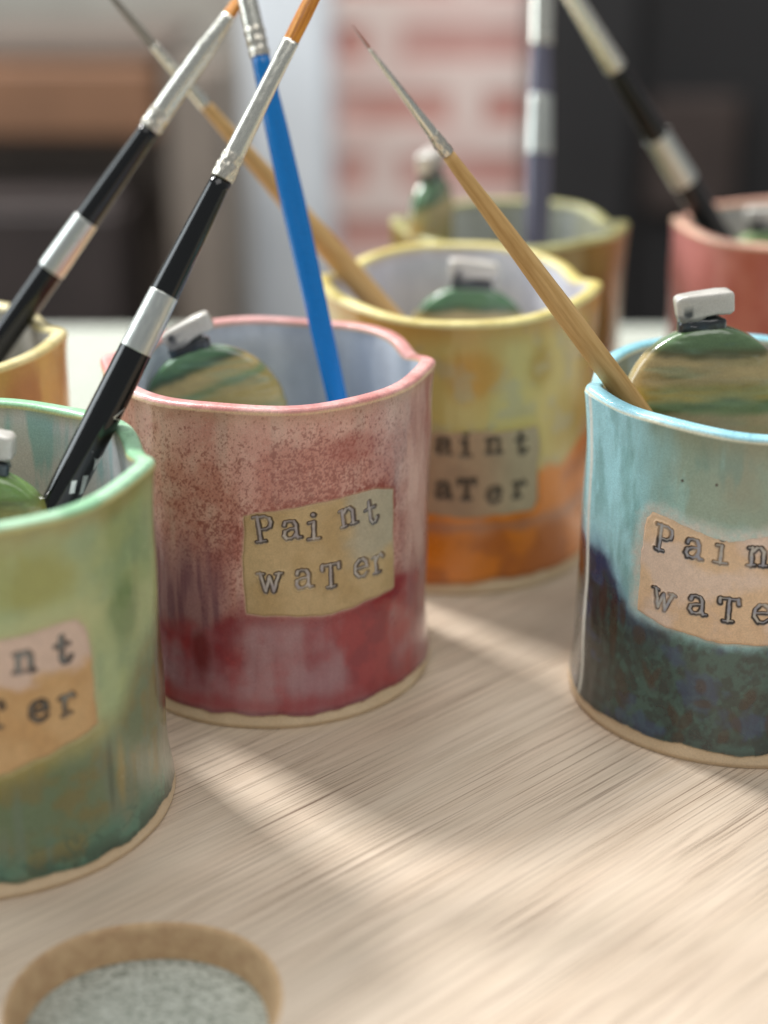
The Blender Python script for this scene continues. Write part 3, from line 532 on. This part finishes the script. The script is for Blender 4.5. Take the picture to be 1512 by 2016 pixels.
# ------------------------------------------------------------------ ceramic ornaments standing in the cups
def orn_col(bands, dark, lightn, sl=.04):
    def f(X, Z, P, h):
        n = fbm(P, 1.3, 4, 141); w = fbm(P*np.array([.5, 1, 3.]), 1.2, 4, 142); f_ = fbm(P, 8, 3, 143); zz = h-Z+sl*X+(n-.5)*.35; c = np.broadcast_to(lin(bands[0][1]), X.shape+(3,))
        for z0, cc in bands[1:]: c = mix(c, lin(cc), ss(z0-.10, z0+.14, zz))
        c = mix(c, lin(dark), np.exp(-((zz-bands[1][0]+.02)/.13)**2)*.75); c = mix(c, lin(lightn), ss(.52, .66, w)*.35)
        return c*(.9+.2*f_[..., None])
    return f
def ornament(label, pos, w, h, t, yaw, roll, lean, colf, tab=(1.55, .72, .62), tabtilt=6, tabx=0, group='round topped ceramic ornaments'):
    root = empty('ceramic_ornament', label, 'ceramic ornament', pos, group)
    root.rotation_euler = (math.radians(lean), math.radians(roll), math.radians(yaw))
    nz, na = 120, 96; zc = h-w; ph = np.linspace(0, math.pi/2, 70); zs = np.concatenate([np.linspace(0, zc, nz-70, endpoint=False), zc+w*np.sin(ph)]); ws = np.concatenate([np.full(nz-70, w), w*np.cos(ph)+.001])
    ws[0] *= .9; an = np.linspace(0, 2*math.pi, na, endpoint=False); ca, sa = np.cos(an), np.sin(an); e = .62
    sx = np.sign(ca)*np.abs(ca)**e; sy = np.sign(sa)*np.abs(sa)**e
    X = ws[:, None]*sx[None]; tt = t*np.minimum(1, (ws/w)**.45)*1.0; Y = tt[:, None]*sy[None]; Z = np.broadcast_to(zs[:, None], X.shape)
    P = np.stack([X+pos[0], Y+5, Z], -1); rr = 1+.05*(fbm(P, 1.3, 3, 150)-.5); X = X*rr; Y = Y*(1+.35*(fbm(P*np.array([.6, 1, 2.2]), 1.3, 4, 151)-.5))
    c = colf(X, Z, P, h); c4 = np.concatenate([c, np.full(X.shape+(1,), .22)], -1)
    V = np.stack([X, Y, Z], -1).reshape(-1, 3); n0 = len(zs); I = np.arange(n0-1)[:, None]; J = np.arange(na)[None]; J2 = (J+1) % na
    npmesh('ornament_body', V, np.stack([I*na+J, I*na+J2, (I+1)*na+J2, (I+1)*na+J], -1).reshape(-1, 4), M_GLAZE, c4.reshape(-1, 4), parent=root)
    def sbox(name, cx, cz, lx, lz, ly, tilt, cf, m, e=.35, taper=0, wav=0):
        u = np.linspace(-math.pi/2, math.pi/2, 40); vv = np.linspace(0, 2*math.pi, 64, endpoint=False); pw = lambda q, k: np.sign(q)*np.abs(q)**k
        uu, v2 = np.meshgrid(u, vv, indexing='ij'); x = pw(np.cos(uu), e)*pw(np.cos(v2), e)*lx/2; y = pw(np.cos(uu), e)*pw(np.sin(v2), e)*ly/2; z = pw(np.sin(uu), e)*lz/2
        x = x*(1+taper*z/lz)
        if wav: 
            PP = np.stack([x+3, y+7, z], -1); k = (fbm(PP, 2.2, 3, 160)-.5)*wav; z = z+k*np.sign(-z+.001)*(z < 0)+k*.3; y = y*(1+k)
        r = math.radians(tilt); x, z = x*math.cos(r)-z*math.sin(r)+cx, x*math.sin(r)+z*math.cos(r)+cz
        PP = np.stack([x+pos[0], y, z], -1); cc = cf(x-cx, z-cz, PP); c4 = np.concatenate([cc, np.full(x.shape+(1,), .35)], -1)
        a0, b0 = x.shape; I = np.arange(a0-1)[:, None]; J = np.arange(b0)[None]; J2 = (J+1) % b0
        return npmesh(name, np.stack([x, y, z], -1).reshape(-1, 3), np.stack([I*b0+J, I*b0+J2, (I+1)*b0+J2, (I+1)*b0+J], -1).reshape(-1, 4), m, c4.reshape(-1, 4), parent=root)
    tw, tz, ty = tab
    sbox('neck', tabx, h+.0, tw*.84, .42, ty*.95, tabtilt*.5, lambda x, z, PP: mix(lin((22, 28, 32)), lin((36, 54, 62)), ss(.5, .7, fbm(PP, 2.5, 3, 170))), M_GLAZE, .6, 0, .8)
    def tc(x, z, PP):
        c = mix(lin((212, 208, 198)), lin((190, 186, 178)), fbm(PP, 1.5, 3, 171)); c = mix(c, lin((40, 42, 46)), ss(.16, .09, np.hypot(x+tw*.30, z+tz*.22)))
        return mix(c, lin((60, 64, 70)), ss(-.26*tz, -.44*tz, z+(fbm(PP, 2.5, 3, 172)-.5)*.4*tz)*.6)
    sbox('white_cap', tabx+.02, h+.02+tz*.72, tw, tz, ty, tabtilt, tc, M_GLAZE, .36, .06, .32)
    return root
G1 = orn_col([(0, (92, 118, 78)), (.62, (176, 156, 108)), (1.35, (166, 150, 80)), (1.75, (104, 124, 78)), (2.1, (168, 150, 112)), (3.2, (150, 132, 80))], (76, 66, 22), (120, 150, 116))
G2 = orn_col([(0, (84, 122, 86)), (.7, (180, 160, 104)), (1.7, (166, 148, 76)), (2.4, (130, 130, 84))], (46, 66, 34), (120, 156, 122))
G4 = orn_col([(0, (84, 122, 86)), (.45, (180, 160, 104)), (.95, (120, 134, 84)), (1.15, (166, 148, 86)), (2.4, (130, 130, 84))], (40, 60, 34), (120, 156, 122), .34)
G3 = orn_col([(0, (110, 142, 74)), (.75, (122, 122, 58)), (1.15, (176, 150, 90)), (2.2, (120, 130, 70))], (84, 92, 40), (150, 178, 110))
ornament('banded green and tan ornament with a white cap in the turquoise cup', (7.75, 37.9, .56), 2.08, 8.85, .5, 4, 1.5, -2, G1, tab=(1.42, .66, .55), tabtilt=9, tabx=-.25)
ornament('tilted green and tan ornament with a white cap in the pink cup', (-3.9, 40.3, .56), 1.9, 7.7, .42, 0, -5, -1, G4, tab=(1.35, .55, .5), tabtilt=24, tabx=-.45)
ornament('lime green ornament with a white cap in the green cup', (-8.95, 32.9, .56), 1.85, 7.15, .5, -4, 0, -1, G3, tab=(1.4, .66, .55), tabtilt=-3, tabx=.25)
ornament('dark green topped ornament with a white cap in the yellow cup', (2.4, 47.8, .56), 2.0, 7.3, .45, 0, 2, -2, G2, tab=(1.5, .6, .55), tabtilt=-4)
ornament('sage green ornament seen nearly edge on in the dark olive cup', (1.9, 55.6, .56), 1.5, 9.3, .4, 66, -5, 0, G2, tab=(1.4, .7, .6), tabtilt=0)
ornament('green ornament with a white cap in the coral red cup', (13.4, 55.5, .56), 1.9, 7.3, .5, 0, 0, -1, G3, tab=(1.9, .6, .6), tabtilt=0)

# ------------------------------------------------------------------ paint brushes
def axis(pa, za, pb, zb):
    """3-D axis from the butt (pb at height zb) through the rim contact (pa at height za)"""
    return at_z(*pb, zb), at_z(*pa, za)
def on_axis(A, B, py):
    lo, hi = -1., 6.
    for _ in range(50):
        m_ = (lo+hi)/2; y = proj(A+(B-A)*m_)[1]
        if y > py: lo = m_
        else: hi = m_
    return lo
def brush(label, A, B, parts, hairm=None, spin=0, group='paint brushes standing in the cups'):
    """parts: (name, material, [(py, half width px[, flatten])...]) measured along the axis"""
    A = np.array(A); B = np.array(B); ax = (B-A)/np.linalg.norm(B-A)
    root = empty('paint_brush', label, 'paint brush', A, group)
    q = Vector(ax).to_track_quat('Z', 'Y'); root.rotation_mode = 'QUATERNION'; root.rotation_quaternion = q @ Vector((0, 0, 1)).rotation_difference(Vector((0, 0, 1)))
    L = np.linalg.norm(B-A); made = {}
    for name, m, st in parts:
        zs, rs, fl = [], [], []
        for s_ in st:
            py, hw = s_[:2]
            if isinstance(py, str): z = float(py)
            else: z = on_axis(A, B, py)*L
            dep = proj(A+ax*z)[2]; zs.append(z); rs.append(hw*dep/FP); fl.append(s_[2] if len(s_) > 2 else 1)
        # resample smoothly
        zs, rs, fl = map(np.array, (zs, rs, fl)); o_ = np.argsort(zs); zs, rs, fl = zs[o_], rs[o_], fl[o_]
        zz = np.unique(np.concatenate([zs, np.linspace(zs[0], zs[-1], 60)])); rr = np.interp(zz, zs, rs); ff = np.interp(zz, zs, fl)
        na = 48; an = np.linspace(0, 2*math.pi, na, endpoint=False)
        X = rr[:, None]*np.cos(an)[None]; Y = (rr*ff)[:, None]*np.sin(an)[None]
        if name == 'crimp':
            k = 1+.05*np.sin(an*9)[None]*np.sin((zz-zz[0])/(zz[-1]-zz[0])*math.pi*3)[:, None]; X = X*k; Y = Y*k
        s1 = math.radians(spin); X, Y = X*math.cos(s1)-Y*math.sin(s1), X*math.sin(s1)+Y*math.cos(s1)
        Z = np.broadcast_to(zz[:, None], X.shape); V = np.stack([X, Y, Z], -1).reshape(-1, 3); n0 = len(zz)
        V = np.vstack([V, [[0, 0, zz[0]], [0, 0, zz[-1]]]])
        I = np.arange(n0-1)[:, None]; J = np.arange(na)[None]; J2 = (J+1) % na
        F = np.stack([I*na+J, I*na+J2, (I+1)*na+J2, (I+1)*na+J], -1).reshape(-1, 4); j = np.arange(na); cb = n0*na
        bm = bmesh.new(); vs = [bm.verts.new(Vector(p)*S) for p in V]
        for f_ in F: bm.faces.new([vs[i] for i in f_]).smooth = True
        for i in j: bm.faces.new((vs[cb], vs[(i+1) % na], vs[i])); bm.faces.new((vs[cb+1], vs[(n0-1)*na+i], vs[(n0-1)*na+(i+1) % na]))
        par = root
        if name == 'painted_band' or name == 'crimp': par = made.get('handle' if name == 'painted_band' else 'ferrule', root)
        o = bmobj(name, bm, m, par); made[name] = o
    return root
A, Bp = axis((197, 830), 8.45, (-169, 1560), .85)
BRUSH1 = brush('black brush with a silver band and amber bristles, leaning out of the green cup', A, Bp, [
    ('handle', M_BLACK, [(1560, 20), (1250, 31), (960, 34.5), (800, 34.2), (690, 33), (575, 29.5), (460, 25.5), (350, 21)]),
    ('painted_band', M_SILVER, [(690, 33.4), (578, 30.0)]),
    ('ferrule', M_STEEL, [(352, 22.5), (300, 20.5), (200, 18.2, .98), (140, 17.5, .8), (80, 17.5, .55)]),
    ('crimp', M_CRIMP, [(352, 23), (345, 23.6), (330, 23), (322, 21.4), (314, 22.4), (304, 21.6)]),
    ('bristles', M_HAIR, [(84, 16.5, .52), (30, 17, .5), (-20, 16, .45), (-70, 11, .4), (-100, 3, .3)])], spin=35)
A, Bp = axis((630, 635), 8.55, (768, 1250), .85)
brush('bright blue brush with a ribbed silver ferrule, leaning in the pink cup', A, Bp, [
    ('handle', M_BLUE, [(1250, 12), (900, 19), (770, 20.5), (600, 23), (400, 24.5), (250, 22.5), (108, 18)]),
    ('ferrule', M_STEEL, [(112, 18.8), (40, 19), (-60, 18)]),
    ('crimp', M_CRIMP, [(112, 19.6), (100, 19.8), (92, 18.6), (82, 20), (72, 18.8), (62, 20), (54, 19)]),
    ('bristles', M_HAIR, [(-56, 17, .7), (-160, 12, .5), (-200, 3, .4)])], spin=70)
A, Bp = axis((684, 530), 8.6, (1095, 1005), .85)
brush('pale wooden brush with a grey tip, leaning out of the yellow cup to the left', A, Bp, [
    ('handle', M_HWOOD, [(1005, 16), (800, 21), (620, 24), (480, 24), (330, 17), (205, 12)]),
    ('ferrule', M_STEEL, [(208, 13.5), (160, 12), (90, 9.5)]),
    ('bristles', M_HAIR3, [(92, 9.3), (50, 9), (0, 6.5), (-60, 2)])])
A, Bp = axis((50, 604), 8.6, (-345, 1170), .85)
brush('blurred black brush with a silver band, leaning out of the honey tan cup', A, Bp, [
    ('handle', M_BLACK, [(1150, 18), (900, 24), (660, 27), (530, 27), (430, 25), (250, 20)]),
    ('painted_band', M_SILVER, [(532, 27.6), (432, 25.6)]),
    ('ferrule', M_STEEL, [(252, 21.5), (200, 21.5), (100, 21, .9), (30, 19, .6)]),
    ('crimp', M_CRIMP, [(252, 22.3), (244, 22.6), (236, 21), (228, 22.4), (218, 21.7)]),
    ('bristles', M_HAIR, [(34, 18, .55), (-20, 16, .5), (-70, 6, .4)])], spin=20)
A, Bp = axis((1205, 740), 8.5, (1583, 1250), .85)
brush('natural wood liner brush with a thin needle tip, leaning out of the turquoise cup', A, Bp, [
    ('handle', M_HWOOD, [(1250, 12), (900, 22), (760, 23.5), (600, 22.5), (450, 18.5), (370, 15.5), (300, 12.8)]),
    ('ferrule', M_STEEL, [(303, 13.6), (260, 11.5), (180, 7.8), (96, 3.2)]),
    ('crimp', M_CRIMP, [(303, 14.2), (296, 14.6), (288, 13.2), (280, 14), (272, 12.5), (264, 12.4)]),
    ('bristles', M_HAIR2, [(98, 2.8), (75, 1.6), (50, .5)])])
A, Bp = axis((1059, 395), 8.6, (1050, 850), .85)
brush('upright grey violet brush with a painted silver highlight, standing in the dark olive cup', A, Bp, [
    ('handle', M_VIOLET, [(850, 16), (600, 22), (470, 24), (300, 26), (190, 24), (85, 20)]),
    ('painted_band', M_SILVER, [(302, 26.8), (188, 25)]),  # silver band stands in for the highlight on this handle
    ('ferrule', M_STEEL, [(88, 23), (0, 23), (-80, 20)]),
    ('bristles', M_HAIR, [(-78, 18, .6), (-160, 6, .5)])])
A, Bp = axis((1386, 419), 8.6, (1618, 800), .85)
brush('blurred black brush with a silver band, leaning out of the coral red cup', A, Bp, [
    ('handle', M_BLACK, [(870, 14), (600, 22), (470, 25), (360, 27), (260, 25.5), (130, 20)]),
    ('painted_band', M_SILVER, [(356, 27.8), (266, 26.2)]),
    ('ferrule', M_STEEL, [(133, 21.5), (60, 20), (-40, 18)]),
    ('bristles', M_HAIR, [(-38, 16, .6), (-120, 6, .5)])])

# worn silver print on the handle of the near black brush (a triangle outline, a solid triangle, slanted strokes)
def handle_print(root, A, B, py0, items, half):
    A = np.array(A); B = np.array(B); L = np.linalg.norm(B-A); ax = (B-A)/L; q = root.rotation_quaternion.inverted()
    mid = A+ax*on_axis(A, B, py0)*L; tocam = q @ Vector(np.array([0, 0, HC])-mid); az = math.atan2(tocam.y, tocam.x)
    bm = bmesh.new()
    for py, a_off, shape in items:                       # shape points: (along the axis cm, around cm)
        z0 = on_axis(A, B, py)*L; R = half*proj(A+ax*z0)[2]/FP+.006; n = len(shape); cz = sum(p[0] for p in shape)/n; ca = sum(p[1] for p in shape)/n
        def pt(z, a): t = az+math.radians(a_off)+a/R; return Vector((R*math.cos(t), R*math.sin(t), z0+z))*S
        vs = [bm.verts.new(pt(*p)) for p in shape]; c = bm.verts.new(pt(cz, ca))
        for i in range(n): bm.faces.new((vs[i], vs[(i+1) % n], c))
    h = [c for c in root.children if c.name.startswith('handle')][0]
    bmobj('printed_mark', bm, M_SILVER, h)
A, Bp = axis((197, 830), 8.45, (-169, 1560), .85)
SG = 1
T1 = [((0, -.10), (.30, .10), (.27, .12), (-.02, -.06)), ((0, -.10), (.02, .16), (-.02, .16), (-.03, -.08)), ((.28, .12), (.02, .18), (0, .14), (.25, .09))]
handle_print(BRUSH1, A, Bp, 850, [(812, 48, t) for t in T1]+[(890, 42, ((.12, -.16), (.16, .26), (-.06, .24), (-.28, .12), (-.05, .02)))]+
    [(935, 34, ((.10, -.02), (.16, .10), (-.26, .24), (-.32, .12))), (945, 30, ((.02, -.18), (.08, -.08), (-.2, .0), (-.26, -.1)))], 34.6)
